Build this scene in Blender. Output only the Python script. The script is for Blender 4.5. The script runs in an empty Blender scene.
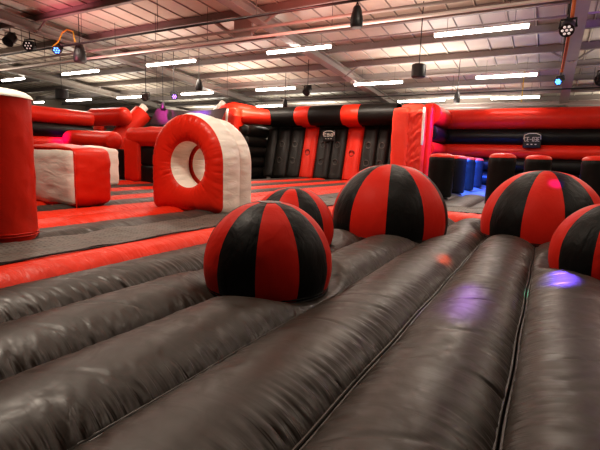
import bpy, bmesh, math, random
from mathutils import Vector, Matrix, noise
random.seed(7)
C = bpy.context.scene.collection
PI = math.pi
ZO = 0.35                       # height of the seam plane of the jumping bed above the hall floor

# ------------------------------------------------------------------ materials
def nodes(name):
    m = bpy.data.materials.new(name); m.use_nodes = True
    nt = m.node_tree; b = nt.nodes['Principled BSDF']
    return m, nt, b
def N(nt, t, **kw):
    n = nt.nodes.new(t)
    for k, v in kw.items(): setattr(n, k, v)
    return n
def vinyl(name, col, rough=.38, wr=.25, scale=(3, 3, 3), dirt=.25, spec=.5, dist=.03, detail=3, slope=False):
    """inflatable PVC: slight colour variation, fine creases"""
    m, nt, b = nodes(name); L = nt.links
    tc = N(nt, 'ShaderNodeTexCoord'); mp = N(nt, 'ShaderNodeMapping')
    mp.inputs['Scale'].default_value = scale
    L.new(tc.outputs['Object'], mp.inputs['Vector'])
    n1 = N(nt, 'ShaderNodeTexNoise'); n1.inputs['Scale'].default_value = 1.0; n1.inputs['Detail'].default_value = detail
    n1.inputs['Distortion'].default_value = .6
    L.new(mp.outputs['Vector'], n1.inputs['Vector'])
    n2 = N(nt, 'ShaderNodeTexNoise'); n2.inputs['Scale'].default_value = 1.3; n2.inputs['Detail'].default_value = 5
    L.new(tc.outputs['Object'], n2.inputs['Vector'])
    cr = N(nt, 'ShaderNodeMixRGB'); cr.blend_type = 'MIX'
    cr.inputs['Color1'].default_value = (*[c * (1 - dirt) for c in col], 1)
    cr.inputs['Color2'].default_value = (*[min(1, c * (1 + dirt)) for c in col], 1)
    L.new(n2.outputs['Fac'], cr.inputs['Fac']); L.new(cr.outputs['Color'], b.inputs['Base Color'])
    bp = N(nt, 'ShaderNodeBump'); bp.inputs['Strength'].default_value = wr; bp.inputs['Distance'].default_value = dist
    L.new(n1.outputs['Fac'], bp.inputs['Height']); L.new(bp.outputs['Normal'], b.inputs['Normal'])
    b.inputs['Roughness'].default_value = rough
    b.inputs['Specular IOR Level'].default_value = spec
    if slope:      # creases gather on the sloping flanks, the crown stays taut and scuffed
        ge = N(nt, 'ShaderNodeNewGeometry'); sz = N(nt, 'ShaderNodeSeparateXYZ'); L.new(ge.outputs['Normal'], sz.inputs[0])
        mr = N(nt, 'ShaderNodeMapRange'); L.new(sz.outputs['Z'], mr.inputs['Value'])
        mr.inputs['From Min'].default_value = .99; mr.inputs['From Max'].default_value = .70
        mr.inputs['To Min'].default_value = .06; mr.inputs['To Max'].default_value = wr
        L.new(mr.outputs['Result'], bp.inputs['Strength'])
        n3 = N(nt, 'ShaderNodeTexNoise'); n3.inputs['Scale'].default_value = 4.5; n3.inputs['Detail'].default_value = 6; n3.inputs['Distortion'].default_value = 1.5
        L.new(tc.outputs['Object'], n3.inputs['Vector'])
        m3 = N(nt, 'ShaderNodeMapRange'); L.new(n3.outputs['Fac'], m3.inputs['Value'])
        m3.inputs['From Min'].default_value = .35; m3.inputs['From Max'].default_value = .65
        m3.inputs['To Min'].default_value = rough - .10; m3.inputs['To Max'].default_value = rough + .08
        L.new(m3.outputs['Result'], b.inputs['Roughness'])
    return m
def plain(name, col, rough=.5, metal=0, emit=None, es=0, var=.08):
    m, nt, b = nodes(name); L = nt.links
    tc = N(nt, 'ShaderNodeTexCoord'); n2 = N(nt, 'ShaderNodeTexNoise'); n2.inputs['Scale'].default_value = 2.5
    L.new(tc.outputs['Object'], n2.inputs['Vector'])
    cr = N(nt, 'ShaderNodeMixRGB')
    cr.inputs['Color1'].default_value = (*[c * (1 - var) for c in col], 1)
    cr.inputs['Color2'].default_value = (*[min(1, c * (1 + var)) for c in col], 1)
    L.new(n2.outputs['Fac'], cr.inputs['Fac']); L.new(cr.outputs['Color'], b.inputs['Base Color'])
    b.inputs['Roughness'].default_value = rough; b.inputs['Metallic'].default_value = metal
    if emit:
        b.inputs['Emission Color'].default_value = (*emit, 1); b.inputs['Emission Strength'].default_value = es
    return m
def netting(name, col, cell, thick=.3, solid=False):
    m, nt, b = nodes(name); L = nt.links
    tc = N(nt, 'ShaderNodeTexCoord'); sp = N(nt, 'ShaderNodeSeparateXYZ'); L.new(tc.outputs['Object'], sp.inputs[0])
    outs = []
    for ax in ('X', 'Y', 'Z'):
        mu = N(nt, 'ShaderNodeMath', operation='MULTIPLY'); mu.inputs[1].default_value = 1 / cell; L.new(sp.outputs[ax], mu.inputs[0])
        fr = N(nt, 'ShaderNodeMath', operation='FRACT'); L.new(mu.outputs[0], fr.inputs[0])
        lt = N(nt, 'ShaderNodeMath', operation='LESS_THAN'); lt.inputs[1].default_value = thick; L.new(fr.outputs[0], lt.inputs[0]); outs.append(lt)
    if solid:      # woven walkway mesh lying on the vinyl
        mx = N(nt, 'ShaderNodeMath', operation='MAXIMUM'); L.new(outs[0].outputs[0], mx.inputs[0]); L.new(outs[1].outputs[0], mx.inputs[1])
        cr = N(nt, 'ShaderNodeMixRGB'); cr.inputs['Color1'].default_value = (*[c * .45 for c in col], 1); cr.inputs['Color2'].default_value = (*col, 1)
        L.new(mx.outputs[0], cr.inputs['Fac']); L.new(cr.outputs['Color'], b.inputs['Base Color'])
        bp = N(nt, 'ShaderNodeBump'); bp.inputs['Strength'].default_value = .6; bp.inputs['Distance'].default_value = .01
        L.new(mx.outputs[0], bp.inputs['Height']); L.new(bp.outputs['Normal'], b.inputs['Normal'])
        b.inputs['Roughness'].default_value = .5
    else:
        mx = N(nt, 'ShaderNodeMath', operation='MAXIMUM'); L.new(outs[0].outputs[0], mx.inputs[0]); L.new(outs[2].outputs[0], mx.inputs[1])
        b.inputs['Base Color'].default_value = (*col, 1); b.inputs['Roughness'].default_value = .6
        ad = N(nt, 'ShaderNodeMath', operation='MAXIMUM'); ad.inputs[1].default_value = .9; L.new(mx.outputs[0], ad.inputs[0])
        L.new(ad.outputs[0], b.inputs['Alpha'])
    return m

RED = (.66, .030, .012); BLK = (.010, .0088, .0078); BRN = (.037, .0265, .020); WHT = (.86, .79, .70)
M = {}
M['tube'] = vinyl('bed_vinyl', BRN, .46, .8, (1.5, 17, 2), .22, .42, .022, 2, True)
M['pipe_seam'] = plain('piping', (.06, .05, .043), .45)
M['red'] = vinyl('red_vinyl', RED, .36, .35, (3, 3, 3), .10, .3, .05)
M['redlit'] = vinyl('lit_red_vinyl', (.80, .065, .035), .42, .45, (3, 3, 3), .12, .3, .05)  # lighter copy of the red, the tower's frontal light put into the colour
M['redsoft'] = vinyl('red_bed_vinyl', (.68, .036, .012), .44, .55, (2.5, 9, 3), .18, .22, .05)
M['redsoftx'] = vinyl('red_bolster_vinyl', (.68, .036, .012), .44, .7, (9, 2.5, 3), .18, .22, .05)
M['black'] = vinyl('black_vinyl', BLK, .40, .35, (3, 3, 3), .2, .25, .05)
M['dark'] = vinyl('dark_panel_vinyl', (.015, .0125, .0105), .36, .3, (2, 2, 5), .2, .35, .05)
M['white'] = vinyl('white_vinyl', WHT, .45, .45, (2, 2, 6), .06, .4, .05)
M['ballred'] = vinyl('ball_red', (.60, .026, .014), .5, .5, (5, 5, 2.5), .12, .12, .03)
M['ballblack'] = vinyl('ball_black', (.009, .008, .0072), .48, .7, (6, 6, 3), .2, .2, .03)
M['ballpatch'] = plain('ball_patch', (.06, .05, .045), .45)
M['mesh'] = netting('woven_mesh', (.12, .105, .09), .07, .5, True)
M['net'] = netting('safety_net', (.07, .05, .055), .12, .35)
M['rbed'] = vinyl('grey_bed_vinyl', (.085, .080, .080), .42, .3, (1.5, 9, 2), .22, .4, .03)
M['lbed'] = vinyl('dark_bed_vinyl', (.055, .046, .040), .42, .4, (2.5, 9, 3), .3, .3, .05)
M['steel'] = plain('painted_steel', (.29, .26, .245), .5, 0)
M['rafter'] = plain('rafter_steel', (.35, .32, .29), .5, 0)
M['galv'] = plain('galvanised', (.36, .32, .30), .45, .3)
M['deckrib'] = plain('roof_deck_rib', (.30, .265, .23), .4)
M['deck'] = plain('roof_deck', (.66, .60, .51), .38, .0)
M['brick'] = plain('cream_wall', (.55, .49, .40), .8)
M['concrete'] = plain('concrete', (.12, .11, .10), .8)
M['lamp'] = plain('lamp_tube', (1, 1, 1), .4, emit=(1, .93, .84), es=16)
M['lamphouse'] = plain('lamp_housing', (.7, .68, .64), .5)
M['whitepipe'] = plain('white_pipe', (.85, .8, .74), .35)
M['blkplastic'] = plain('black_plastic', (.012, .012, .013), .45)
M['grille'] = plain('speaker_grille', (.035, .03, .03), .6)
M['wire'] = plain('wire', (.10, .09, .085), .5)
M['yellow'] = plain('yellow_cable', (.55, .36, .03), .5)
M['orange'] = plain('orange_strap', (.50, .12, .03), .6)
M['ledwhite'] = plain('led_lens', (.8, .8, .8), .2, emit=(1, .85, .8), es=.35)
M['ledblue'] = plain('blue_led_lens', (.05, .15, .8), .2, emit=(.08, .30, 1), es=3.5)
M['ledviolet'] = plain('violet_led_lens', (.3, .1, .9), .2, emit=(.5, .25, 1), es=5)
M['signwhite'] = plain('sign_white', (.62, .56, .50), .5)
M['ring'] = plain('ring_print', (.075, .06, .052), .5)
M['ringred'] = plain('ring_print_dark', (.10, .008, .006), .5)

# ------------------------------------------------------------------ mesh builder
class MB:
    def __init__(s): s.v = []; s.f = []; s.mi = []
    def grid(s, nu, nv, fn, cu=False, cv=False, mi=0):
        o = len(s.v)
        for i in range(nu):
            for j in range(nv): s.v.append(tuple(fn(i, j)))
        for i in range(nu if cu else nu - 1):
            for j in range(nv if cv else nv - 1):
                a = i * nv + j; b = ((i + 1) % nu) * nv + j
                c = ((i + 1) % nu) * nv + (j + 1) % nv; d = i * nv + (j + 1) % nv
                s.f.append((o + a, o + b, o + c, o + d)); s.mi.append(mi(i, j) if callable(mi) else mi)
        return s
    def face(s, pts, mi=0):
        o = len(s.v); s.v += [tuple(p) for p in pts]; s.f.append(tuple(range(o, o + len(pts)))); s.mi.append(mi); return s
    def box(s, x0, x1, y0, y1, z0, z1, mi=0):
        o = len(s.v)
        s.v += [(x, y, z) for x in (x0, x1) for y in (y0, y1) for z in (z0, z1)]
        for q in ((0, 1, 3, 2), (4, 6, 7, 5), (0, 4, 5, 1), (2, 3, 7, 6), (0, 2, 6, 4), (1, 5, 7, 3)):
            s.f.append(tuple(o + k for k in q)); s.mi.append(mi)
        return s
    def sweep(s, pts, r, n=12, mi=0, cap=True, rfn=None, flat=1.0):
        """tube along a polyline; rounded ends when cap == 'round'"""
        P = [Vector(p) for p in pts]; K = len(P); rows = []
        up0 = Vector((0, 0, 1))
        for i, p in enumerate(P):
            t = (P[min(i + 1, K - 1)] - P[max(i - 1, 0)]).normalized()
            u = up0 if abs(t.z) < .95 else Vector((0, 1, 0))
            a = t.cross(u).normalized(); b = a.cross(t).normalized()
            rr = rfn(i / (K - 1)) * r if rfn else r
            rows.append([p + (a * math.cos(2 * PI * k / n) + b * math.sin(2 * PI * k / n) * flat) * rr for k in range(n)])
        s.grid(K, n, lambda i, j: rows[i][j], cv=True, mi=mi)
        if cap:
            s.face(rows[0][::-1], mi); s.face(rows[-1], mi)
        return s
    def build(s, name, mats, parent=None, smooth=True, loc=None):
        me = bpy.data.meshes.new(name)
        off = Vector(loc) if loc is not None else Vector((0, 0, 0))
        me.from_pydata([tuple(Vector(v) - off) for v in s.v], [], s.f)
        mats = mats if isinstance(mats, (list, tuple)) else [mats]
        for m in mats: me.materials.append(M[m])
        me.polygons.foreach_set('material_index', s.mi)
        bm = bmesh.new(); bm.from_mesh(me)
        bmesh.ops.remove_doubles(bm, verts=bm.verts, dist=1e-5)
        bmesh.ops.recalc_face_normals(bm, faces=bm.faces)
        bm.to_mesh(me); bm.free()
        me.polygons.foreach_set('use_smooth', [smooth] * len(me.polygons))
        if smooth:
            me.set_sharp_from_angle(angle=math.radians(50))
        o = bpy.data.objects.new(name, me); C.objects.link(o)
        if loc is not None: o.location = off
        if parent is not None: o.parent = parent
        return o
def rcap(f, e=.12):
    """round end factor along a capsule, f in 0..1, e = share taken by each rounded end"""
    if f < e: return math.sqrt(max(0, 1 - (1 - f / e) ** 2)) * .995 + .005
    if f > 1 - e: return math.sqrt(max(0, 1 - ((f - 1 + e) / e) ** 2)) * .995 + .005
    return 1
def capsule(p0, p1, r, n=20, round_len=None, flat=1.0, seg=30, mi=0, mb=None):
    mb = mb or MB(); a = Vector(p0); b = Vector(p1); Lg = (b - a).length
    e = min(.49, (round_len or r) / Lg)
    # sample densely near the ends
    fs = [e * (1 - math.cos(k / 8 * PI / 2)) for k in range(9)]
    fs = fs + [e + (1 - 2 * e) * k / seg for k in range(1, seg)] + [1 - f for f in reversed(fs)]
    P = [a.lerp(b, f) for f in fs]; n_ = len(fs)
    t = (b - a).normalized(); u = Vector((0, 0, 1)) if abs(t.z) < .95 else Vector((0, 1, 0))
    A = t.cross(u).normalized(); B = A.cross(t).normalized()
    mb.grid(n_, n, lambda i, j: P[i] + (A * math.cos(2 * PI * j / n) + B * math.sin(2 * PI * j / n) * flat) * r * rcap(fs[i], e), cv=True, mi=mi)
    return mb
def rbox(x0, x1, y0, y1, z0, z1, r=.12, bulge=(0, 0, 0), n=14, mi=0, mb=None, wr=0, seed=0, wscale=(3, 3, 3)):
    """inflated box: rounded edges and bellied faces; mi may be a function of the face ('x-','x+','y-',...)"""
    mb = mb or MB(); c = Vector(((x0 + x1) / 2, (y0 + y1) / 2, (z0 + z1) / 2)); h = Vector(((x1 - x0) / 2, (y1 - y0) / 2, (z1 - z0) / 2))
    r = min(r, *h)
    def pt(p):
        q = Vector((p[0] * h.x, p[1] * h.y, p[2] * h.z))
        inn = Vector([max(-h[k] + r, min(h[k] - r, q[k])) for k in range(3)])
        d = q - inn
        q2 = inn + d.normalized() * r if d.length > 1e-6 else q
        for k in range(3):
            o1, o2 = (k + 1) % 3, (k + 2) % 3
            q2[k] += bulge[k] * p[k] * (1 - p[o1] ** 2) * (1 - p[o2] ** 2)
        if wr:
            nn = d.normalized() if d.length > 1e-6 else Vector((0, 0, 0))
            w = noise.noise(Vector((q2.x * wscale[0], q2.y * wscale[1], q2.z * wscale[2])) + Vector((seed, seed * 2, 0)))
            q2 += nn * w * wr
        return c + q2
    names = ('x', 'y', 'z')
    def sp(k):   # cluster samples near the edges
        t = -1 + 2 * k / (n - 1)
        return math.copysign(1 - (1 - abs(t)) ** 1.35, t)
    for ax in range(3):
        for sg in (-1, 1):
            o1, o2 = (ax + 1) % 3, (ax + 2) % 3
            def fn(i, j):
                p = [0, 0, 0]; p[ax] = sg; p[o1] = sp(i); p[o2] = sp(j); return pt(p)
            key = names[ax] + ('+' if sg > 0 else '-')
            mb.grid(n, n, fn, mi=mi(key) if callable(mi) else mi)
    return mb

tops = []
def tag(o, label, cat, group=None, kind=None):
    o['label'] = label; o['category'] = cat
    if group: o['group'] = group
    if kind: o['kind'] = kind
    return o
def empty(name, loc, label, cat, group=None, rz=0):
    o = bpy.data.objects.new(name, None); o.empty_display_size = .2; C.objects.link(o)
    o.location = loc; o.rotation_euler = (0, 0, rz)
    return tag(o, label, cat, group)
def put(mb, name, mats, t, smooth=True):
    """a part modelled in scene coordinates, parented to thing t"""
    o = mb.build(name, mats, None, smooth)
    o.data.transform(Matrix.Translation(-Vector(t.location))); o.parent = t
    return o
def sub(mb, name, mats, part, t, smooth=True):
    o = mb.build(name, mats, None, smooth)
    o.data.transform(Matrix.Translation(-Vector(t.location))); o.parent = part
    return o
def struct(mb, name, mats, smooth=False, label=None):
    o = mb.build(name, mats, None, smooth); o['kind'] = 'structure'
    if label: o['label'] = label
    return o

# ------------------------------------------------------------------ hall shell (z relative to the seam plane)
FZ = -ZO
XL, XR, YB, YF = -46, 14, 46, -5
def roof(y): return 8.7 - .07 * y
struct(MB().box(XL, XR, YF, YB, FZ - .2, FZ), 'floor', 'concrete')
struct(MB().box(XL, XR, YB, YB + .3, FZ, 9.5), 'wall_back', 'brick')
struct(MB().box(XL - .3, XL, YF, YB, FZ, 9.5), 'wall_left', 'brick')
struct(MB().box(XR, XR + .3, YF, YB, FZ, 9.5), 'wall_right', 'brick')
# ribbed roof lining: narrow upstand ribs every half metre
mb = MB(); prof = []
x = XL
while x < XR:
    prof += [(x, 0), (x + .86, 0), (x + .89, -.05), (x + .95, -.05), (x + .98, 0), (x+.99, 0)]
    x += 1.0
ys = [YF, 5, 15, 25, 35, YB]
mb.grid(len(prof), len(ys), lambda i, j: (prof[i][0], ys[j], roof(ys[j]) + prof[i][1]), mi=lambda i, j: 1 if i % 6 in (1, 3) else 0)
mb.grid(2, 2, lambda i, j: ((XL, XR)[i], (YF, YB)[j], roof((YF, YB)[j]) + .15))
struct(mb, 'ceiling', ['deck', 'deckrib'])
# purlins along X (Z sections)
tn = 0
y = 10.1
while y < 45:
    tn += 1; z = roof(y) - .02
    mb = MB()
    mb.box(XL, XR, y - .02, y + .02, z - .34, z)
    mb.box(XL, XR, y, y + .16, z - .03, z)
    mb.box(XL, XR, y - .16, y, z - .34, z - .31)
    struct(mb, 'trim_%d' % tn, 'steel'); y += 2.75
# rafters along Y (I sections) with knee braces
for xr in (-33, -21.9, -10.8, .35, 11.4):
    tn += 1; mb = MB()
    for (dx, a, b) in ((.04, -.74, -.36), (.24, -.78, -.74), (.24, -.40, -.36)):
        mb.grid(2, 2, lambda i, j: (xr - dx, (YF, YB)[i], roof((YF, YB)[i]) + (a, b)[j]))
        mb.grid(2, 2, lambda i, j: (xr + dx, (YF, YB)[i], roof((YF, YB)[i]) + (a, b)[j]))
        mb.grid(2, 2, lambda i, j: (xr + (-dx, dx)[j], (YF, YB)[i], roof((YF, YB)[i]) + a))
        mb.grid(2, 2, lambda i, j: (xr + (-dx, dx)[j], (YF, YB)[i], roof((YF, YB)[i]) + b))
    struct(mb, 'trim_%d' % tn, 'rafter')
    for yb in (12.85, 23.85, 34.85):
        tn += 1; mb = MB(); z = roof(yb)
        for sg in (-1, 1):
            mb.sweep([(xr + sg * .06, yb, z - .82), (xr + sg * .95, yb, z - .25)], .045, 6)
        struct(mb, 'trim_%d' % tn, 'steel')
# bracket truss stub near the front left of the roof (bolted gusset seen at the top of the picture)
tn += 1; mb = MB(); yb = 15.6; z = roof(yb)
mb.box(-12.2, -11.3, yb - .06, yb + .06, z - 1.15, z - .35)
mb.sweep([(-11.3, yb, z - 1.0), (-9.9, yb, z - .3)], .06, 6)
mb.sweep([(-12.2, yb, z - 1.1), (-13.4, yb, z - .3)], .09, 6)
struct(mb, 'trim_%d' % tn, 'rafter')
tn += 1
struct(MB().box(XL, XR, 33.4, 33.6, 5.45, 5.70), 'trim_%d' % tn, 'galv', label='pale horizontal beam under the far roof')

# ------------------------------------------------------------------ balls' data (needed for the dents in the bed)
BALLS = [(-2.70, 4.11, .73, 8), (-3.76, 6.45, .72, -8), (-2.80, 8.75, 1.17, -20), (-.05, 10.25, 1.15, 2), (.86, 7.28, .76, 4)]
def dent(x, y):
    k = 1.0
    for bx, by, r, _ in BALLS:
        d = math.hypot(x - bx, y - by)
        t = max(0, min(1, (d - r * .86) / .42)); t = t * t * (3 - 2 * t)
        k = min(k, t)
    return k

# ------------------------------------------------------------------ the wipe-out bed
bed = empty('inflatable_bed', (-1.5, 5, FZ), 'large brown black inflatable bed of long parallel tubes filling the foreground, red rim', 'inflatable bed')
seams = [4.66, 3.74, 2.78, 1.82, .85, -.085, -.97, -1.90, -2.82, -3.72, -4.62]
Y0, Y1 = -1.6, 11.55
def bed_tube(xa, xb, seed, hgt=.225):
    mb = MB(); xc = (xa + xb) / 2; hw = abs(xb - xa) / 2
    nu = 35
    ys = []; y = Y0
    while y < Y1: ys.append(y); y += (.013 if y < 6.5 else .024) if xa < .5 else .06
    ys.append(Y1); ny = len(ys)
    us = [math.sin(-PI / 2 + PI * i / (nu - 1)) for i in range(nu)]
    def fn(i, j):
        u = us[i]; y = ys[j]; x = xc + u * hw * .995
        au = abs(u)
        prof = (1 - au ** 2.2) ** .64
        endf = rcap((y - Y0) / (Y1 - Y0), .03)
        k = dent(x, y) * .8 + .2
        big = 1 + .05 * noise.noise(Vector((y * .7, seed * 3.1, 0)))
        z = hgt * prof * k * big * endf
        # gathered creases running off the seams across the tube, with a slant
        e = max(0, (au - .22) / .78) ** 1.3 * (1 - au ** 14)
        s = 1 if u > 0 else -1
        q = y + .22 * au * math.sin(seed * 1.7) + .12 * u
        n1_ = noise.noise(Vector((q * 12, u * .8 + s * 5, seed * 7.3))); n2_ = noise.noise(Vector((q * 24, u * 1.2, seed * 3 + s)))
        n0_ = noise.noise(Vector((q * 4.5, u * .6 + s * 3, seed * 2.1)))
        w = abs(n1_) ** .7 * 1.25 + .5 * abs(n2_) ** .8 - .58 + .35 * n0_
        amp = .027 * (.6 + .8 * max(0, noise.noise(Vector((y * .8, s * 2.0, seed))) + .35))
        # a few long diagonal folds over the crown
        fl = noise.noise(Vector(((y - .5 * x) * 2.3, x * .5, seed * 1.3 + 9)))
        fold = -.020 * max(0, 1 - abs(fl) * 18) * (1 - au ** 4) * max(0, noise.noise(Vector((y*.6, seed, 4))) + .35)
        z += (w * amp * e + fold) * (.35 + .65 * k) * endf
        xx = x - (w * amp * e * .6) * s * (-1)
        return (xx, y, max(z, -.02))
    mb.grid(nu, ny, fn)
    # sides down to the floor
    mb.grid(2, 2, lambda i, j: (xc - hw * .995, (Y0, Y1)[i], (0, FZ + .01)[j]))
    mb.grid(2, 2, lambda i, j: (xc + hw * .995, (Y0, Y1)[i], (0, FZ + .01)[j]))
    mb.grid(2, 2, lambda i, j: (xc + (-hw, hw)[i], Y0, (0, FZ + .01)[j]))
    mb.grid(2, 2, lambda i, j: (xc + (-hw, hw)[i], Y1, (0, FZ + .01)[j]))
    return put(mb, 'tube', 'tube', bed)
for i in range(len(seams) - 1):
    t = bed_tube(seams[i + 1], seams[i], i + 1)
    # welded piping in the valley, a twin cord
    if 0 < i:
        mb = MB()
        for dx in (-.016, .016):
            xs = seams[i] + dx
            pts = [(xs + .006 * math.sin(k * .9), Y0 + (Y1 - Y0) * k / 60, .012 + .03 * dent(xs, Y0 + (Y1 - Y0) * k / 60)) for k in range(61)]
            mb.sweep(pts, .010, 6)
        sub(mb, 'seam_piping', 'pipe_seam', t, bed)
# red rim along the left and across the far end, walkway mesh outside it
def strip_y(xa, xb, ya, yb, h, seed, wamp=.03, top=None, slack=0):
    mb = MB(); xc = (xa + xb) / 2; hw = (xb - xa) / 2; ny = max(30, int((yb - ya) / .06)); nu = 19
    def fn(i, j):
        u = math.sin(-PI / 2 + PI * i / (nu - 1)); y = ya + (yb - ya) * j / (ny - 1); au = abs(u)
        z = h * (1 - au ** 2.6) ** .6
        w = noise.noise(Vector((y * 5, u, seed))) + .5 * noise.noise(Vector((y * 11, u * 2, seed + 4)))
        z += (-abs(w) + .3) * wamp * min(1, au * 1.3) * (1 - au ** 10)
        z *= rcap(j / (ny - 1), min(.4, .25 / (yb - ya)))
        return (xc + u * hw, y, z)
    mb.grid(nu, ny, fn)
    for xs in (xa, xb): mb.grid(2, 2, lambda i, j: (xs, (ya, yb)[i], (0, FZ + .01)[j]))
    for y_ in (ya, yb): mb.grid(2, 2, lambda i, j: ((xa, xb)[i], y_, (0, FZ + .01)[j]))
    return mb
def strip_x(xa, xb, ya, yb, h, seed, wamp=.03):
    m2 = strip_y(ya, yb, xa, xb, h, seed, wamp); m2.v = [(v[1], v[0], v[2]) for v in m2.v]; return m2
rim = put(strip_y(-5.46, -4.63, Y0, 12.75, .24, 31, .05), 'rim_bolster', 'redsoft', bed); rim['label'] = 'red rim bolster along the left of the bed'
mb = MB()
for dz in (0, .02): mb.sweep([(-5.12 + dz, Y0 + .3 + 12.3 * k / 40, .252 + .01 * math.sin(k)) for k in range(41)], .011, 6)
sub(mb, 'seam_piping', 'black', rim, bed)
r2 = put(strip_x(-4.62, 5.4, 11.6, 12.75, .22, 37, .06), 'rim_bolster', 'redsoftx', bed); r2['label'] = 'red rim bolster across the far end'

# slack woven mesh covering the gutter between the inflatables
def mesh_sheet(xa, xb, ya, yb, z, seed, nx, ny):
    mb = MB()
    mb.grid(nx, ny, lambda i, j: (xa + (xb - xa) * i / (nx - 1), ya + (yb - ya) * j / (ny - 1),
        z + .05 * noise.noise(Vector((i * (xb - xa) / nx * 2.5, j * (yb - ya) / ny * 1.6, seed))) + .028 * abs(noise.noise(Vector((i * (xb - xa) / nx * 9, j * (yb - ya) / ny * 7, seed))))
        - .04 * math.sin(PI * min(1, max(0, i / (nx - 1)))) * max(0, math.sin(PI * j / (ny - 1))) ** .2))
    return mb
g = put(mesh_sheet(-6.5, -5.36, Y0, 14.3, .19, 3, 30, 330), 'walkway_mesh', 'mesh', bed); g['label'] = 'black woven mesh laid along the left rim'
g = put(mesh_sheet(-5.4, 5.4, 12.65, 14.3, .19, 5, 220, 34), 'walkway_mesh', 'mesh', bed); g['label'] = 'black woven mesh laid behind the far rim'

# ------------------------------------------------------------------ balls
ball_labels = [
    'small red and black striped inflatable ball nearest the camera, left of centre',
    'small red and black striped ball half hidden behind the nearest ball',
    'large red and black striped ball in the middle, in front of the red tower',
    'large red and black striped ball with violet light spot, right of centre',
    'small red and black striped ball cut off by the right picture edge']
def make_ball(k):
    bx, by, r, ph = BALLS[k]; zc = .30
    t = empty('inflatable_ball', (bx, by, 0), ball_labels[k], 'ball', 'red and black balls on the bed')
    az = math.atan2(-by, -bx) + math.radians(ph)
    nw, per = 10, 12; nth = nw * per; nz = 40; mb = MB()
    zmin = -.02
    b0 = math.asin(max(-1, (zmin - zc) / r)); seed = k * 5.3
    def fn(i, j):
        a = az - PI / nw + 2 * PI * i / nth; b = b0 + (PI / 2 - b0) * j / (nz - 1)
        fr = (i % per) / per
        seam = abs(math.sin(PI * fr))                    # 0 on a wedge seam
        f = 1 + .012 * (seam ** .5 - 1)
        # puckers along the seams
        w = noise.noise(Vector((math.cos(a) * 2, math.sin(a) * 2 + seed, b * 9)))
        f += .006 * w * (1 - seam) + .004 * noise.noise(Vector((a * 6, b * 3, seed)))
        # radial gathers close to the base
        lo = max(0, 1 - (b - b0) / .5)
        f += lo * .012 * noise.noise(Vector((a * 14, b, seed)))
        # crown pressed a little flat
        rz = r * math.sin(b); cap = r
        if rz > cap * .92: rz = cap * .92 + (rz - cap * .92) * .75
        return (r * f * math.cos(b) * math.cos(a), r * f * math.cos(b) * math.sin(a), zc + rz)
    mb.grid(nth, nz, fn, cu=True, mi=lambda i, j: (i // per) % 2)
    mb.face([fn(i, 0) for i in range(nth)][::-1], 1)
    skin = mb.build('striped_skin', ['ballred', 'ballblack'], t)
    # crown patch
    zt = max(v[2] for v in mb.v); m2 = MB(); pr = .13 * r / .73 if r < 1 else .12
    m2.grid(4, 28, lambda i, j: ((0, pr * .5, pr, pr * 1.04)[i] * math.cos(j * PI / 14), (0, pr * .5, pr, pr * 1.04)[i] * math.sin(j * PI / 14), zt + (-.002, .002, -.004, -.03)[i]), cv=True)
    m2.build('crown_patch', 'ballpatch', t)
    # base piping
    m3 = MB(); rb = math.sqrt(r * r - (zc - .05) ** 2) * 1.004
    for q in (0, .03):
        m3.sweep([(rb * math.cos(a * PI / 36), rb * math.sin(a * PI / 36), .045 + q) for a in range(73)], .010, 6)
    m3.build('base_piping', 'ballblack', t)
    return t
for k in range(5): make_ball(k)

# ------------------------------------------------------------------ left obstacle bed: long tubes along Y
lbed = empty('inflatable_bed', (-12, 12, FZ), 'low inflatable bed of alternating red and black tubes under the arch and hurdles', 'inflatable bed')
xs = -6.52; pattern = [('lbed', .98), ('redsoft', 1.05), ('redsoft', 1.0), ('lbed', 1.0), ('redsoft', 1.15), ('lbed', 1.25), ('redsoft', 1.2), ('lbed', 1.2), ('redsoft', 1.2), ('redsoft', 1.2), ('lbed', 1.2), ('redsoft', 1.2), ('redsoft', 1.2)]
for i, (mt, w) in enumerate(pattern):
    ya = -.5 if i < 3 else 2
    p = put(strip_y(xs - w, xs, ya, 27.0 if i < 8 else 14.2, .23, 50 + i, .04), 'tube', mt, lbed)
    p['label'] = ('red' if mt != 'lbed' else 'black') + ' floor tube'
    xs -= w
# cross tubes further in (left of the far wall)
# right pillar bed: brown tubes along Y with mesh rim
rbed = empty('inflatable_bed', (-1, 22, FZ), 'brown inflatable bed under the black pillars, lit blue at its far left', 'inflatable bed')
xs = -5.4
for i in range(10):
    p = put(strip_y(xs, xs + 1.06, 14.4, 31.0, .2, 80 + i, .03), 'tube', 'rbed', rbed); xs += 1.06

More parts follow.
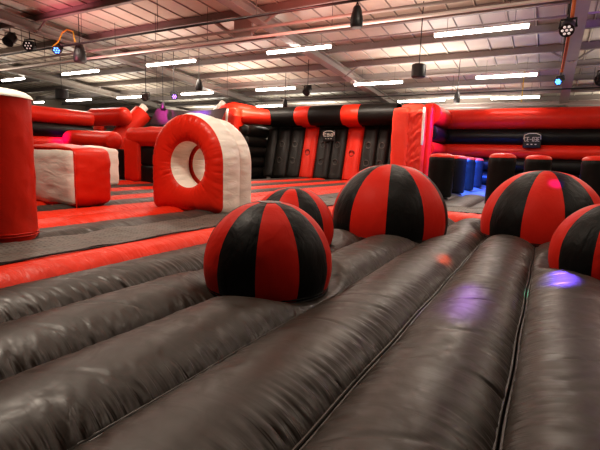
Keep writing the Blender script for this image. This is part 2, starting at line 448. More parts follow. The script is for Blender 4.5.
# ------------------------------------------------------------------ column at the left edge
col = empty('inflatable_column', (-7.03, 3.50, .12), 'tall red inflatable column with white domed top at the left picture edge', 'column')
mb = MB(); nth, nz = 72, 60; r0 = .425; H0 = 2.13
def cfn(i, j):
    a = 2 * PI * i / nth; z = H0 * j / (nz - 1)
    w = noise.noise(Vector((math.cos(a) * 2.2, math.sin(a) * 2.2, z * 3.5 + a))) * .012
    top = max(0, (z - H0 + .25) / .25); bot = max(0, (.16 - z) / .16)
    w += .02 * (top + bot) * noise.noise(Vector((a * 6, z * 2, 3)))
    r = r0 * (1 - .05 * bot) + w
    zz = z + top ** 3 * .02 * math.sin(a * 9)
    return (r * math.cos(a), r * math.sin(a), zz)
mb.grid(nth, nz, cfn, cu=True); mb.build('shaft', 'red', col)
mb = MB()
mb.grid(nth, 12, lambda i, j: ((r0 + .03) * math.cos(j / 11 * PI / 2) ** .8 * math.cos(2 * PI * i / nth) if j < 11 else 0,
                               (r0 + .03) * math.cos(j / 11 * PI / 2) ** .8 * math.sin(2 * PI * i / nth) if j < 11 else 0,
                               H0 - .03 + .14 * math.sin(j / 11 * PI / 2)), cu=True)
mb.build('domed_top', 'white', col)
for zz in (.12, .16):
    MB().sweep([((r0 + .012) * math.cos(a * PI / 36), (r0 + .012) * math.sin(a * PI / 36), zz) for a in range(73)], .008, 6).build('seam_piping', 'red', col)

# ------------------------------------------------------------------ hurdles
def hurdle(x0, x1, y0, y1, z1, facemat, bandmat, label):
    t = empty('inflatable_hurdle', ((x0 + x1) / 2, (y0 + y1) / 2, .1), label, 'hurdle', 'inflatable hurdles on the left bed')
    order = [facemat, bandmat]
    mb = rbox(x0, x1, y0, y1, .20, z1, .16, (.05, .06, .12), 22, lambda k: 0 if k == 'y-' else 1, wr=.03, seed=x0, wscale=(2.5, 2.5, 5))
    ymid = (y0 + y1) / 2
    put(mb, 'padded_body', order, t)
    m2 = MB()
    pts = []
    hx = (x1 - x0) / 2; cx_ = (x0 + x1) / 2
    rr = .16
    outline = [(x0 + .0, .15), (x0, z1 - rr), (x0 + rr * .3, z1 - rr * .3), (x0 + rr, z1), (x1 - rr, z1), (x1 - rr * .3, z1 - rr * .3), (x1, z1 - rr), (x1, .15)]
    m2.sweep([(a, y0 + .05, z) for a, z in outline], .014, 6)
    put(m2, 'seam_piping', bandmat, t)
    return t
hurdle(-12.3, -9.57, 6.30, 7.36, 1.56, 'white', 'red', 'white faced inflatable hurdle with red top and side, beside the red column')
hurdle(-17.1, -14.75, 10.6, 11.7, 1.62, 'white', 'white', 'plain white inflatable hurdle behind the red and white hurdle')

# ------------------------------------------------------------------ arch with round hole
arch = empty('inflatable_arch', (-7.5, 8.6, .1), 'red fronted inflatable arch with white sides and a round crawl hole', 'arch')
def outline(th, hcx, hcz, hw, zc, zb):
    """distance from the hole centre to an arch outline (half circle on a straight base)"""
    dx, dz = math.cos(th), math.sin(th); best = 9
    if abs(dx) > 1e-6:
        t = ((hw if dx > 0 else -hw) - hcx) / dx
        z = hcz + t * dz
        if t > 0 and zb <= z <= zc: best = min(best, t)
    if dz < -1e-6:
        t = (zb - hcz) / dz; x = hcx + t * dx
        if t > 0 and abs(x) <= hw + 1e-6: best = min(best, t)
    b = hcx * dx + (hcz - zc) * dz; c = hcx ** 2 + (hcz - zc) ** 2 - hw ** 2
    D = b * b - c
    if D >= 0:
        t = -b + math.sqrt(D)
        if t > 0 and hcz + t * dz >= zc - 1e-6: best = min(best, t)
    return best
def slab(y0, y1, hw, ztop, zb, hr, facemat, sidemat, seed, puff=.13):
    zc = ztop - hw; hcx, hcz = .04, 1.27; nth = 288
    ths = [2 * PI * i / nth for i in range(nth)]
    R = [outline(t, hcx, hcz, hw, zc, zb) for t in ths]
    # round the lower corners a little
    R = [sum(R[(i + k) % nth] for k in range(-4, 5)) / 9 for i in range(nth)]
    nr = 16
    def wr(i, f):
        t = ths[i]
        w = noise.noise(Vector((math.cos(t) * 7, math.sin(t) * 7, seed + f * .8))) + .6 * noise.noise(Vector((math.cos(t) * 17, math.sin(t) * 17, seed + f)))
        return -abs(w) * (abs(2 * f - 1) ** 1.2) * .045
    def face(sgn, y):
        def fn(i, j):
            f = j / (nr - 1); rr = hr + (R[i] - hr) * f
            p = puff * (1 - abs(2 * f - 1) ** 2.4) ** .7
            yy = y + sgn * (p + wr(i, f) * (1 - abs(2 * f - 1) ** 14))
            return (-7.56 + hcx + rr * math.cos(ths[i]), yy, hcz + rr * math.sin(ths[i]))
        return MB().grid(nth, nr, fn, cu=True)
    def side(rad_out):
        n = 12
        def fn(i, j):
            f = j / (n - 1); y = y0 + (y1 - y0) * f
            base = R[i] if rad_out else hr
            bul = (.06 if rad_out else -.03) * (1 - (2 * f - 1) ** 2)
            w = .02 * noise.noise(Vector((math.cos(ths[i]) * 9, math.sin(ths[i]) * 9, f * 1.5 + seed * 2)))
            rr = base + bul + w * (1 - (2 * f - 1) ** 6)
            return (-7.56 + hcx + rr * math.cos(ths[i]), y, max(.15, hcz + rr * math.sin(ths[i])))
        return MB().grid(nth, n, fn, cu=True)
    a = put(face(-1, y0), 'front_panel', facemat, arch)
    a['label'] = 'red front panel'
    if y1 < 8.5: puff = .01
    put(face(1, y1), 'back_panel', facemat, arch)
    s_ = put(side(True), 'outer_band', sidemat, arch); s_['label'] = 'white outer band'
    h_ = put(side(False), 'hole_lining', sidemat, arch); h_['label'] = 'white lining of the hole'
    m2 = MB()
    m2.sweep([(-7.56 + hcx + (hr + .03) * math.cos(t), y0 - .012, hcz + (hr + .03) * math.sin(t)) for t in ths[::3] + ths[:1]], .012, 6)
    sub(m2, 'seam_piping', facemat, a, arch)
slab(7.86, 8.48, 1.12, 2.44, .18, .55, 'red', 'white', 1)
slab(8.52, 9.0, 1.08, 2.38, .18, .46, 'red', 'white', 6, .015)

# ------------------------------------------------------------------ gate with black panel
gate = empty('inflatable_gate', (-16, 14.6, .1), 'red inflatable block with recessed black panel, left of the arch', 'gate')
put(rbox(-17.45, -16.40, 14.0, 15.3, .2, 2.25, .14, (.04, .05, .02), 14, wr=.03, seed=2), 'post', 'red', gate)
put(rbox(-14.2, -13.2, 14.0, 15.3, .2, 2.25, .14, (.04, .05, .02), 14, wr=.03, seed=5), 'post', 'red', gate)
put(rbox(-17.40, -13.2, 13.98, 15.3, 1.80, 2.66, .30, (.02, .05, .05), 16, wr=.04, seed=3), 'lintel', 'red', gate)
for z0, z1 in ((.08, .96), (.97, 1.84)):
    p = put(rbox(-16.45, -14.15, 14.12, 15.1, z0, z1, .08, (0, .06, 0), 12), 'panel', 'black', gate); p['label'] = 'black recessed panel'

# ------------------------------------------------------------------ left wall of stacked bolsters
def tube_sweep(pts, r, flat=1.0, n=20): return MB().sweep(pts, r, n, flat=flat)
lw = empty('inflatable_wall', (-22, 13, FZ), 'red and black side wall of stacked bolsters behind the hurdles', 'inflatable wall')
for z, r, mt in ((3.26, .41, 'red'), (2.53, .36, 'black'), (1.84, .37, 'red'), (1.1, .38, 'black'), (.36, .38, 'red')):
    p = put(capsule((-22.5, 6.5, z), (-22.5, 16.0, z), r, 20, .08), 'bolster', mt, lw); p['label'] = ('red' if mt == 'red' else 'black') + ' wall bolster'
put(MB().box(-23.2, -22.7, 6.6, 15.7, FZ + .02, 3.2), 'backing', 'black', lw)
# padded end bolster over the corner
low = empty('inflatable_bolster', (-20.4, 14.5, .1), 'low red horizontal bolster with magenta glow over a black base', 'bolster')
put(capsule((-22.0, 14.3, 2.10), (-18.2, 14.3, 2.02), .47, 24, .25), 'bolster', 'red', low)
put(rbox(-21.9, -17.6, 14.25, 15.0, .2, 1.66, .08, (0, .04, 0), 10), 'base_pad', 'black', low)

# ------------------------------------------------------------------ slide tower behind
sl = empty('inflatable_slide', (-20.5, 18, FZ), 'red inflatable slide with sloping side bolsters and mesh sides, left background', 'slide')
put(capsule((-23.5, 16.55, 3.42), (-20.9, 17.3, 3.55), .50, 24, .35), 'top_bolster', 'red', sl)
put(MB().sweep([(-23.75 + .02 * k, 16.7 + .14 * k, 1.7 + .24 * k) for k in range(9)], .36, 18, flat=.9), 'side_bolster', 'red', sl)
def beam(pts, r): return MB().sweep(pts, r, 18)
B0, B1 = Vector((-22.2, 16.5, 1.0)), Vector((-21.45, 18.7, 3.85))
put(beam([B0.lerp(B1, k / 12) + Vector((0, 0, .16 * math.sin(PI * k / 12))) for k in range(13)], .56), 'side_bolster', 'red', sl)
q = put(beam([B0.lerp(B1, .50 + k / 26) + Vector((.16, .02, .40)) for k in range(14)], .24), 'bolster_cap', 'white', sl); q['label'] = 'white capping on the right side bolster'
def net_quad(a, b, c, d, n=12, sag=.12):
    A, B, C_, D = map(Vector, (a, b, c, d))
    return MB().grid(n, n, lambda i, j: A.lerp(B, i / (n - 1)).lerp(D.lerp(C_, i / (n - 1)), j / (n - 1)) + Vector((0, .05 * math.sin(i), -sag * math.sin(PI * i / (n - 1)) * (.4 + .6 * j / (n - 1)))))
put(net_quad((-23.7, 17.2, 2.9), (-22.2, 17.8, 3.0), (-21.5, 18.5, 4.05), (-23.3, 18.0, 4.0)), 'mesh_side', 'net', sl)
put(MB().sweep([(-22.8, 17.2 + .12 * k, FZ + .3 + .30 * k) for k in range(9)], .30, 14), 'slide_lane', 'black', sl)
nt_ = empty('safety_net', (-19.8, 20.5, 3.2), 'dark safety net hung behind the arch, lit magenta and violet', 'net')
put(net_quad((-21.7, 19.35, 3.25), (-18.0, 21.7, 3.6), (-17.9, 22.2, 4.5), (-21.1, 19.5, 4.25), 20, .2), 'net_panel', 'net', nt_)
for p_ in ((-21.1, 19.5, 4.25), (-17.9, 22.2, 4.5)):
    put(MB().sweep([p_, (p_[0], p_[1], roof(p_[1]))], .012, 5), 'hanging_rope', 'wire', nt_)
lp = empty('inflatable_bolster', (-18, 20, .1), 'dark blue black padded bank below the safety net', 'bolster')
put(rbox(-22.4, -18.9, 22.4, 23.2, .05, 3.1, .2, (0, .1, .1), 14), 'bolster', 'black', lp)

# ------------------------------------------------------------------ back black wall with overhanging top
bw = empty('inflatable_wall', (-13, 28, FZ), 'tall black inflatable wall with red stripes and a rolled overhanging top', 'inflatable wall')
xb = [-18.5, -17.6, -16.5, -15.4, -14.3, -13.15, -12.1, -10.95, -9.9, -9.1, -8.45]
kinds = ['dark', 'dark', 'dark', 'red', 'dark', 'dark', 'red', 'dark', 'dark', 'dark']
YW0, YW1, ZT = 27.1, 27.95, 3.75
for i in range(len(xb) - 1):
    a, b = xb[i], xb[i + 1]; n1, n2 = 13, 24
    def fn(i2, j):
        f = i2 / (n1 - 1); u = 2 * f - 1; g = j / (n2 - 1)
        rr = .26 * math.sqrt(max(0, 1 - abs(u) ** 2.2)) * rcap(g, .06)
        return (a + (b - a) * f, YW0 + (YW1 - YW0) * g - rr, .1 + (ZT - .1) * g)
    mb = MB().grid(n1, n2, fn)
    mb.grid(2, 2, lambda i2, j: ((a, b)[i2], (YW0 + .02, YW1 + .02)[j], (.1, ZT)[j]))
    p = put(mb, 'upright_panel', kinds[i], bw); p['label'] = ('red' if kinds[i] == 'red' else 'black') + ' upright panel'
    if 1 <= i <= 8:
        zs = (1.95,) if kinds[i] == 'red' else (1.35, 2.5)
        for zz in zs:
            g = (zz - .1) / (ZT - .1); yc = YW0 + (YW1 - YW0) * g - .29; xm = (a + b) / 2
            m2 = MB().sweep([(xm + .17 * math.cos(k * PI / 12), yc + .05 * abs(math.cos(k * PI / 12)) ** 2, zz + .19 * math.sin(k * PI / 12)) for k in range(25)], .035, 6)
            sub(m2, 'ring_mark', 'ring' if kinds[i] == 'dark' else 'ringred', p, bw)
# rolled top, one length per colour
segs = [(-18.5, -15.65, 'black'), (-15.65, -14.55, 'red'), (-14.55, -12.15, 'black'), (-12.15, -10.95, 'red'), (-10.95, -8.45, 'black')]
for a, b, mt in segs:
    n1, n2 = 16, 28
    def fn(i2, j):
        f = i2 / (n1 - 1); t = 2 * PI * j / n2
        r = .66 + .035 * max(0, math.sin(PI * f)) ** .5
        sh = -.12 * (1 - math.cos(t)) * .0
        return (a + (b - a) * f, 27.2 + r * math.cos(t), 4.42 + r * .98 * math.sin(t))
    p = put(MB().grid(n1, n2, fn, cv=True), 'rolled_top', mt, bw); p['label'] = ('red' if mt == 'red' else 'black') + ' length of the rolled top'
    if mt == 'red':
        # red flaring down from the roll onto the upright below
        xa2, xb2 = (-15.4, -14.3) if a < -14 else (-12.1, -10.95)
        def fl(i2, j):
            f = i2 / 9; g = j / 9
            x = (a + (b - a) * f) * (1 - g) + (xa2 + (xb2 - xa2) * f) * g
            return (x, 27.2 - .66 * math.cos(g * PI / 2) + (.55) * g ** 2 + .02, 4.42 - (.75) * g - .12 * math.sin(PI * g))
        sub(MB().grid(10, 10, fl), 'flared_strip', 'red', p, bw)
put(MB().box(-18.4, -8.45, 28.05, 28.3, FZ + .02, 4.4), 'backing', 'black', bw)
# short return wall at its left end, stacked dark tubes, red over the top
rw_ = empty('inflatable_wall', (-19, 26.5, FZ), 'short black end wall of stacked bolsters with red top and sloping slide side, behind the arch', 'inflatable wall')
for k in range(5):
    p = put(capsule((-18.85, 25.2, .45 + .72 * k), (-18.85, 28.0, .45 + .72 * k), .40, 18, .15), 'bolster', 'dark', rw_); p['label'] = 'black bolster'
put(MB().box(-19.9, -18.85, 25.3, 28.2, FZ + .02, 3.6), 'backing', 'black', rw_)
p = put(capsule((-19.6, 25.75, 4.33), (-17.6, 27.1, 4.36), .54, 22, .25), 'top_bolster', 'red', rw_); p['label'] = 'red top bolster'
p = put(rbox(-21.2, -19.35, 25.0, 26.0, 2.2, 4.85, .2, (.05, .06, .05), 14, wr=.04, seed=8), 'end_pad', 'red', rw_); p['label'] = 'red end pad'
put(rbox(-20.25, -20.05, 24.93, 25.05, 3.3, 4.8, .03, n=6), 'lacing_strip', 'white', rw_)
A0, A1 = Vector((-24.2, 25.9, 2.2)), Vector((-21.3, 26.2, 4.85))
put(beam([A0.lerp(A1, k / 10) for k in range(11)] + [Vector((-20.6, 26.3, 4.98)), Vector((-19.2, 26.6, 4.72)), Vector((-18.0, 26.9, 4.40))], .45), 'slide_side', 'red', rw_)
p = put(beam([A0.lerp(A1, k / 10) + Vector((-.34, -.12, .26)) for k in range(12)], .26), 'slide_edge', 'white', rw_); p['label'] = 'white edge of the sloping slide side'

# ------------------------------------------------------------------ red tower
tw = empty('inflatable_tower', (-7.6, 26.5, FZ), 'tall front-lit red inflatable tower between the black wall and the right wall', 'tower')
put(rbox(-8.36, -7.4, 25.6, 26.82, .2, 4.62, .16, (.02, .04, .05), 16, wr=.05, seed=4), 'column', 'redlit', tw)
put(rbox(-8.0, -6.62, 25.85, 26.85, .2, 4.80, .2, (.02, .02, .12), 16, wr=.05, seed=14), 'column', 'redlit', tw)
mb = MB(); n = 40
def shfn(i, j):
    x = -7.72 + 1.15 * i / (n - 1); z = .4 + 4.1 * j / (n - 1)
    w = noise.noise(Vector(((x + z * .6) * 1.2, (z - x * .8) * 2.6, 1))) + .5 * noise.noise(Vector((x * 4, (z - x * .8) * 5, 3)))
    return (x, 25.68 + (-abs(w) + .3) * .22, z)
p = put(mb.grid(n, n, shfn), 'loose_cover', 'redlit', tw); p['label'] = 'creased loose red cover sheet'
p = put(rbox(-6.60, -6.47, 25.6, 25.8, 2.5, 4.62, .04, n=6), 'lacing_strip', 'white', tw); p['label'] = 'narrow white lacing strip'

# ------------------------------------------------------------------ right wall: side return and long back of stacked bolsters
rw = empty('inflatable_wall', (-1, 31.5, FZ), 'long red and black wall of horizontal bolsters on the right', 'inflatable wall')
for z, r, mt, fl in ((4.44, .67, 'red', 1), (3.32, .52, 'black', 1), (2.40, .44, 'red', 1), (1.55, .45, 'black', 1), (.62, .46, 'black', 1)):
    p = put(capsule((-6.6, 31.5 + (.0 if mt == 'red' else .05), z), (12.5, 31.5 + (.0 if mt == 'red' else .05), z), r, 28, .1, seg=40), 'bolster', mt, rw); p['label'] = ('red' if mt == 'red' else 'black') + ' back bolster'
    p = put(capsule((-6.62, 27.5, z), (-6.62, 31.6, z), r * .95, 22, .06), 'return_bolster', mt, rw); p['label'] = ('red' if mt == 'red' else 'black') + ' side bolster meeting the tower'
p = put(rbox(-6.95, -6.36, 26.9, 27.5, .05, 4.95, .2, (.03, .03, .05), 14, wr=.03, seed=21), 'end_pad', 'red', rw); p['label'] = 'red end pad of the side return, glowing magenta'
put(MB().box(-6.6, 12.4, 31.7, 31.95, FZ + .02, 4.4), 'backing', 'black', rw)

# ------------------------------------------------------------------ pillars
def make_pillar():
    t = empty('padded_post', (0, 0, .12), 'x', 'pillar', 'black pillars with red tops on the right bed')
    mb = MB(); n = 40; h = 1.55; r = .40
    mb.grid(n, 22, lambda i, j: ((r + .012 * noise.noise(Vector((math.cos(2 * PI * i / n) * 2, math.sin(2 * PI * i / n) * 2, j * .5))) - .03 * (j in (0, 21))) * math.cos(2 * PI * i / n),
                                 (r + .012 * noise.noise(Vector((math.cos(2 * PI * i / n) * 2, math.sin(2 * PI * i / n) * 2, j * .5))) - .03 * (j in (0, 21))) * math.sin(2 * PI * i / n), h * j / 21), cu=True)
    mb.build('shaft', 'black', t)
    mb = MB()
    mb.grid(n, 10, lambda i, j: (r * 1.005 * math.cos(j / 9 * PI / 2) ** .6 * math.cos(2 * PI * i / n) if j < 9 else 0, r * 1.005 * math.cos(j / 9 * PI / 2) ** .6 * math.sin(2 * PI * i / n) if j < 9 else 0, h - .02 + .15 * math.sin(j / 9 * PI / 2)), cu=True)
    mb.build('domed_top', 'red', t)
    return t
pil = [(-3.70, 17.75, 'black inflatable pillar with red top, nearest of the row beside the tower'),
       (-3.72, 20.75, 'black inflatable pillar with red top, second of the row beside the tower'),
       (-3.76, 23.8, 'blue lit black pillar, third of the row beside the tower'),
       (-3.80, 27.2, 'blue lit black pillar, farthest of the row beside the tower'),
       (-1.33, 15.3, 'black pillar with red top standing left behind the ball with the violet spot'),
       (-.36, 16.6, 'black pillar whose violet lit top peeks over the ball with the violet spot'),
       (1.22, 16.0, 'black pillar with red top at the right picture edge')]
p0 = make_pillar()
def copy_tree(o, parent=None):
    c = o.copy(); C.objects.link(c)
    if parent is not None: c.parent = parent
    for ch in list(o.children): copy_tree(ch, c)
    return c
allp = [p0] + [copy_tree(p0) for _ in pil[1:]]
for o, (x, y, lab) in zip(allp, pil): o.location = (x, y, .2); o['label'] = lab; o.scale = (1.18, 1.18, 1) if x < -3 else (1, 1, 1)

# ------------------------------------------------------------------ logo signs (small black badges with pale lettering)
def glyph(mb, x, z, w, h, k, y):
    """blurred pale letter-like block strokes"""
    s = w * .26
    bars = [[(0, 0, s, h), (0, h - s, w, h), (0, 0, w, s)], [(0, 0, s, h), (w - s, 0, w, h), (0, h - s, w, h), (0, 0, w, s)],
            [(0, 0, s, h), (0, h - s, w, h), (0, h * .42, w * .8, h * .42 + s), (0, 0, w, s)], [(0, h * .4, w, h * .4 + s)],
            [(0, 0, w, s), (0, h - s, w, h), (w - s, 0, w, h), (0, h * .42, w, h * .42 + s)]][k % 5]
    for a, b, c, d in bars: mb.box(x + a, x + c, y - .012, y, z + b, z + d)
def sign(x0, x1, z0, z1, y, label, word):
    t = empty('logo_sign', ((x0 + x1) / 2, y, z0), label, 'sign')
    w, h = x1 - x0, z1 - z0
    put(rbox(x0, x1, y, y + .12, z0, z1, .05, n=8), 'board', 'blkplastic', t)
    m = MB()
    m.sweep([(x0 + .03, y - .01, z0 + h * .55), (x0 + .06, y - .01, z1 - .16), (x0 + w * .3, y - .01, z1 - .06), (x0 + w * .7, y - .01, z1 - .06), (x1 - .06, y - .01, z1 - .16), (x1 - .03, y - .01, z0 + h * .55)], .026, 6)
    put(m, 'arched_border', 'signwhite', t)
    n = len(word); cw = w * .86 / n
    for i, k in enumerate(word):
        m = MB(); glyph(m, x0 + w * .07 + i * cw, z0 + h * .42, cw * .8, h * .28, k, y); put(m, 'letter', 'signwhite', t, False)
    for i in range(3):
        m = MB().box(x0 + w * (.22 + .22 * i), x0 + w * (.32 + .22 * i), y - .01, y, z0 + h * .20, z0 + h * .26); put(m, 'small_mark', 'signwhite', t, False)
    return t
sign(-1.62, -.62, 2.62, 3.55, 30.72, 'black rounded sign with pale lettering on the right wall bolsters', [0, 2, 3, 1, 4, 2])
sign(-13.6, -12.7, 2.72, 3.45, 27.05, 'small black sign with pale emblem on the black wall', [0, 4, 1])

# ------------------------------------------------------------------ ceiling lights
def batten(x0, x1, y, z, label, group, power=1):
    t = empty('tube_light', ((x0 + x1) / 2, y, z), label, 'ceiling light', group)
    put(MB().box(x0, x1, y - .05, y + .05, z + .05, z + .10), 'housing', 'lamphouse', t, False)
    put(MB().sweep([(x0 + .04, y, z), (x1 - .04, y, z)], .078, 12), 'light_tube', 'lamp', t)
    for xx in (x0 + .5, x1 - .5):
        put(MB().sweep([(xx, y, z + .1), (xx, y, roof(y) - .06)], .008, 5), 'suspension_wire', 'wire', t)
    return t
ORD = ['leftmost', 'second from left', 'third from left', 'fourth from left', 'fifth from left', 'sixth from left', 'rightmost', 'eighth']
rows = [(18.5, [(-36.2, -33.3), (-28.8, -25.1), (-20.8, -17.1), (-12.5, -9.05), (-4.55, -1.15)], 'nearest visible row of ceiling lights'),
        (25.4, [(-46 + 1.8, -42.7), (-39.1, -35.6), (-32.2, -28.8), (-24.9, -21.8), (-18.0, -14.9), (-10.8, -7.8), (-3.9, -1.0)], 'middle row of ceiling lights'),
        (30.7, [(-21.7, -19.1), (-9.7, -6.5), (-3.7, -.95)], 'far row of ceiling lights')]
desc = ['lit tube light in the nearest visible ceiling row', 'lit tube light in the middle ceiling row', 'lit tube light in the far ceiling row']
for k, (y, spans, grp) in enumerate(rows):
    for i, (a, b) in enumerate(spans):
        pos = ORD[i] if i < len(spans) - 1 else 'rightmost'
        batten(a, b, y, roof(y) - .9, desc[k] + ', ' + pos, grp)
# conduit that links the lights of each row
for y, nm in ((18.5, 'nearest'), (25.4, 'middle'), (30.7, 'far')):
    tag(MB().box(XL + .2, XR - .2, y + .09, y + .15, roof(y) - .70, roof(y) - .64).build('cable_tray', 'galv', None, False, loc=(0, y, roof(y) - .75)),
        'thin grey cable tray running above the %s row of lights' % nm, 'cable tray')

# ------------------------------------------------------------------ pipes, bar, cables
def pipe_x(x0, x1, y, z, r, mat, name, label, cat, hang=6, sag=0):
    t = empty(name, ((x0 + x1) / 2, y, z), label, cat)
    n = 30
    put(MB().sweep([(x0 + (x1 - x0) * k / n, y, z - sag * math.sin(PI * k / n * 5) ** 2) for k in range(n + 1)], r, 8), 'bar' if 'bar' in name else 'pipe', mat, t)
    for k in range(hang):
        xx = x0 + (x1 - x0) * (k + .5) / hang
        put(MB().sweep([(xx, y, z), (xx, y, roof(y))], .012, 5), 'hanger', 'wire', t)
    return t
pipe_x(-45, 13, 14.9, 6.17, .055, 'whitepipe', 'service_pipe', 'long thin white service pipe under the roof', 'pipe', 10)
pipe_x(-45, 13, 14.75, 6.46, .06, 'rafter', 'service_pipe', 'grey brown pipe just above the white pipe', 'pipe', 3)
pipe_x(-45, -2.2, 13.1, 6.30, .045, 'blkplastic', 'lighting_bar', 'long black lighting bar near the top of the picture', 'lighting bar', 9)
pipe_x(-30, 12, 27.8, 5.62, .035, 'blkplastic', 'lighting_bar', 'black lighting bar above the far walls', 'lighting bar', 6)

def speaker(x, y, z, r, h, label, round_=False, tip=0):
    """pendant speaker hung on a wire"""
    t = empty('pendant_speaker', (x, y, z), label, 'speaker', 'pendant speakers')
    mb = MB(); n = 24
    pr = [(0, -.5), (r * .9, -.5), (r, -.46), (r, .46), (r * .92, .5), (0, .5)] if round_ else [(0, -.5), (r * .85, -.5), (r, -.42), (r * .98, -.1), (r * .66, .38), (r * .5, .5), (0, .5)]
    mb.grid(len(pr), n, lambda i, j: (x + pr[i][0] * math.cos(2 * PI * j / n), y + pr[i][0] * math.sin(2 * PI * j / n), z + pr[i][1] * h), cv=True)
    put(mb, 'cabinet', 'blkplastic', t)
    m2 = MB(); m2.grid(3, n, lambda i, j: (x + (0, r * .8, r * .86)[i] * math.cos(2 * PI * j / n), y + (0, r * .8, r * .86)[i] * math.sin(2 * PI * j / n), z - h * .5 - (.02, .015, 0)[i]), cv=True)
    put(m2, 'grille', 'grille', t)
    put(MB().sweep([(x, y, z + h * .5), (x, y, roof(y))], .018, 6), 'hanging_wire', 'blkplastic', t)
    if not round_:
        put(MB().sweep([(x - r * .6, y, z + h * .3), (x, y, z + h * .72), (x + r * .6, y, z + h * .3)], .02, 6), 'bracket', 'blkplastic', t)
speaker(-19.5, 13.42, 5.97, .28, .78, 'black pendant speaker under the lighting bar at upper left')
speaker(-5.70, 13.36, 5.91, .20, .62, 'black pendant speaker at the top centre of the picture')
speaker(-17.3, 19, 5.33, .20, .55, 'dark pendant speaker hung above the arch')
speaker(-4.75, 17.4, 4.97, .27, .48, 'round black pendant speaker left of the right hand lights', True)
speaker(-26.0, 16.6, 4.86, .36, .58, 'round grey pendant speaker above the left side wall', True)
speaker(-4.68, 25, 5.0, .17, .55, 'black pendant speaker above the corner of the right wall')
speaker(-15.4, 25, 5.02, .16, .45, 'black pendant speaker above the black wall')
speaker(-20.08, 19, 4.25, .15, .42, 'small black pendant speaker above the safety net')

def par(x, y, z, d, lens, label, r=.25, dot=.07, aim=(.0, -.75, -.65), up=None):
    """LED par can: drum, yoke, ring of lenses"""
    t = empty('stage_light', (x, y, z), label, 'stage light', 'stage lights')
    c = Vector((x, y, z)); ax = Vector(aim).normalized(); u = ax.cross(Vector((0, 0, 1))).normalized(); w = u.cross(ax)
    mb = MB(); n = 24; pr = [(0, -d), (r * .75, -d), (r * .95, -d * .7), (r, d * .7), (r, d), (r * .9, d), (r * .88, d * .9), (0, d * .9)]
    mb.grid(len(pr), n, lambda i, j: c + ax * pr[i][1] + (u * math.cos(2 * PI * j / n) + w * math.sin(2 * PI * j / n)) * pr[i][0], cv=True)
    put(mb, 'housing', 'blkplastic', t)
    for k in range(7):
        a = k * PI / 3; rr = 0 if k == 6 else r * .56
        p = c + ax * (d * .93) + (u * math.cos(a) + w * math.sin(a)) * rr
        m2 = MB(); m2.grid(3, 10, lambda i, j: p + ax * (.02, .012, 0)[i] + (u * math.cos(2 * PI * j / 10) + w * math.sin(2 * PI * j / 10)) * (0, dot * .8, dot)[i], cv=True)
        put(m2, 'lens', lens, t)
    zt = up if up is not None else z + r * 1.5
    put(MB().sweep([c - u * r * 1.08, c - u * r * 1.0 + Vector((0, 0, r * 1.2)), c + u * r * 1.0 + Vector((0, 0, r * 1.2)), c + u * r * 1.08], .03, 6), 'yoke', 'blkplastic', t)
    put(MB().sweep([c + Vector((0, 0, r * 1.2)), (x, y, max(zt, z + r * 1.3))], .02, 6), 'hanger', 'blkplastic', t)
par(.03, 13.3, 4.95, .16, 'ledwhite', 'black stage light with white lenses on the orange strap, upper right', .17, .036, (-.1, -.8, -.6), roof(13.3))
par(0, 19, 4.62, .15, 'ledblue', 'stage light glowing blue at lower end of the orange strap', .13, .04, (-.45, -.8, -.45), roof(19))
par(-24.6, 13.1, 7.02, .3, 'grille', 'black stage light at the far upper left under the rafter', .26, .05, (.3, -.6, -.6), roof(13.1))
par(-22.9, 13.1, 6.55, .2, 'ledwhite', 'black stage light with pinkish lenses left of the blue lit one', .25, .04, (.5, -.8, -.2), roof(13.1))
par(-20.65, 13.1, 6.2, .2, 'ledblue', 'small stage light with blue lenses beside the upper left speaker', .2, .04, (.5, -.7, -.5), 6.3)
par(-21.5, 19, 4.84, .2, 'grille', 'black stage light hung over the red gate', .22, .05, (.4, -.8, -.3), roof(19))
par(-19.2, 19, 4.85, .2, 'ledviolet', 'tilted stage light with violet lenses over the safety net', .17, .03, (.7, -.5, -.5), roof(19))
par(-12.6, 22.9, 5.4, .25, 'grille', 'black stage light above the black wall centre', .22, .05, (0, -.7, -.6), roof(22.9))
par(1.35, 19.5, 4.72, .22, 'grille', 'black stage light cut by the right picture edge', .22, .05, (-.4, -.7, -.5), roof(19.5))
tag(MB().sweep([(-20.9, 13.0, 6.3), (-20.4, 13.0, 6.5), (-20.1, 13.0, 6.85), (-19.7, 13.0, 6.95), (-19.3, 13.0, 6.8), (-19.2, 13.0, 6.35)], .03, 8).build('power_cable', 'yellow', loc=(-20, 13, 6.5)),
    'yellow cable looped above the upper left speaker', 'cable')
tag(MB().sweep([(.12, 13.5, 7.7), (.1, 13.5, 5.3), (.06, 15.5, 4.9), (.02, 18.9, 5.0), (.02, 18.95, 4.9)], .045, 8).build('hanging_strap', 'orange', loc=(.1, 13.5, 6)),
    'orange hanging strap between two stage lights at the upper right', 'strap')
tag(MB().sweep([(-1.75, 27.8, roof(27.8)), (-1.75, 27.8, 5.0)], .025, 6).build('power_cable', 'yellow', loc=(-1.75, 27.8, 5.6)), 'thin yellow cable hanging above the right wall', 'cable')

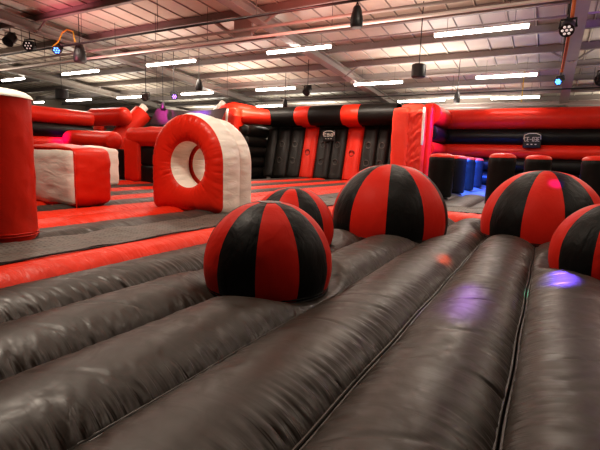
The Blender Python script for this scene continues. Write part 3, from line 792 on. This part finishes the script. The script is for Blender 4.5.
# ------------------------------------------------------------------ lamps
def area(name, loc, sx, sy, power, col, rot=(0, 0, 0)):
    l = bpy.data.lights.new(name, 'AREA'); l.shape = 'RECTANGLE'; l.size = sx; l.size_y = sy; l.energy = power; l.color = col
    o = bpy.data.objects.new(name, l); C.objects.link(o); o.location = loc; o.rotation_euler = rot; return o
def spot(name, loc, target, power, col, ang, blend=.5, size=.05):
    l = bpy.data.lights.new(name, 'SPOT'); l.energy = power; l.color = col; l.spot_size = math.radians(ang); l.spot_blend = blend; l.shadow_soft_size = size
    o = bpy.data.objects.new(name, l); C.objects.link(o); o.location = loc
    o.rotation_euler = (Vector(target) - Vector(loc)).to_track_quat('-Z', 'Y').to_euler(); return o
WARM = (1, .87, .73)
for y, pw in ((11.6, 170), (18.4, 170), (25.2, 170)):
    for x in (-26, -18.5, -10.5, -2.8, 5):
        area('lamp_glow', (x, y, roof(y) - 1.05), 3.2, .5, pw, WARM)
for x, y, pw in ((-6.8, 4.2, 390), (-1.5, 5.5, 90), (5, 6.5, 120)):
    area('lamp_glow', (x, y, roof(y) - 1.5), 3.2, .5, pw, WARM)
area('lamp_glow', (-5, -3, 7.6), 3.2, .5, 40, WARM)
for y, pw, cl in ((15, 150, (1, .80, .68)), (24, 290, (1, .88, .76)), (34, 380, (1, .93, .82))):  # added upward fill standing in for light bounced off the floor, no fitting there
    for x in (-30, -18, -6, 5):
        area('bounce_fill', (x, y, 4.3 if y < 30 else 4.4), 3, 3, pw, cl, (PI, 0, 0))
# coloured party lights
spot('party_light', (.0, 12.7, 4.6), (.22, 5.95, .22), 4000, (.20, .10, 1), 3.6)
spot('party_light', (-2, 12.7, 5.6), (-.62, 4.35, .2), 1100, (.45, .10, 1), 5, 1)
spot('party_light', (.1, 12.7, 4.7), (-1.15, 6.3, .2), 1500, (1, .10, .02), 3, 1)
spot('party_light', (1.0, 12.7, 5.0), (-1.1, 8.9, .2), 1600, (1, .10, .02), 2.4, 1)
spot('party_light', (.5, 3, 6), (.13, 9.5, 1.24), 22000, (.14, .01, 1), 2.0, .6)
spot('party_light', (.5, 3, 6), (-.16, 9.75, 1.30), 3000, (.02, 1, .3), 1.2, .6)
spot('party_light', (.2, 12.7, 4.9), (-.06, 5.6, .06), 1200, (.02, .9, .5), 1.6, 1)
spot('party_light', (-3.0, 22, 5.2), (-4.0, 27.5, .6), 60000, (.02, .12, 1), 42, .8, .3)
spot('party_light', (-1.2, 20, 5.0), (-3.0, 22.5, .3), 26000, (.02, .15, 1), 50, .8, .3)
spot('party_light', (-1.0, 27, 5.6), (-6.6, 28.0, 2.9), 5000, (.3, .02, 1), 44, .8, .3)
spot('party_light', (-17.5, 9, 5.2), (-21.9, 13.9, 2.0), 26000, (.30, .01, 1), 9, .8, .2)
spot('party_light', (-18.2, 15, 5.6), (-20.7, 19.6, 4.0), 6000, (1, .05, .6), 12, .8, .2)
spot('party_light', (-15, 17, 4.6), (-19.0, 21, 4.1), 7000, (.35, .1, 1), 14, .8, .2)
spot('party_light', (-20, 10, 5.2), (-19, 15.5, roof(15.5)), 700, (1, .25, .34), 75, 1, .3)
spot('party_light', (-8, 11.5, 5.5), (-8, 14.5, roof(14.5)), 600, (1, .22, .18), 120, 1, .3)
spot('party_light', (2.5, 12.5, 5.5), (2.0, 16, roof(16)), 1200, (.45, .12, 1), 60, 1, .3)

w = bpy.data.worlds.new('world'); bpy.context.scene.world = w; w.use_nodes = True
w.node_tree.nodes['Background'].inputs[0].default_value = (1, .82, .68, 1)
w.node_tree.nodes['Background'].inputs[1].default_value = .05

# ------------------------------------------------------------------ camera, solved from the two floor vanishing points
f = 438.3
Yv = Vector((550 - 300, 167 - 225, f)).normalized(); Xv = -Vector((-490 - 300, 132 - 225, f)).normalized(); Zv = Xv.cross(Yv)
Rm = Matrix((Xv, Yv, Zv))                       # camera (x right, y down, z forward) -> world
right = Rm @ Vector((1, 0, 0)); up = Rm @ Vector((0, -1, 0)); back = Rm @ Vector((0, 0, -1))
cam = bpy.data.cameras.new('camera'); co = bpy.data.objects.new('camera', cam); C.objects.link(co)
mw = Matrix((right, up, back)).transposed().to_4x4(); mw.translation = (0, 0, 1.5)
co.matrix_world = mw
cam.sensor_width = 36; cam.lens = f / 600 * 36; cam.clip_end = 200
bpy.context.scene.camera = co

# lift everything so that the hall floor is z = 0
bpy.context.view_layer.update()
for o in list(C.objects):
    if o.parent is None: o.location.z += ZO
sc = bpy.context.scene
sc.view_settings.view_transform = 'Standard'; sc.view_settings.look = 'None'
sc.view_settings.exposure = 0; sc.view_settings.gamma = 1
try:
    sc.cycles.use_denoising = True; sc.cycles.denoising_input_passes = 'RGB_ALBEDO_NORMAL'; sc.cycles.denoising_prefilter = 'ACCURATE'
except Exception: pass

try: sc.view_settings.look = 'Medium High Contrast'
except Exception as e: print(e)
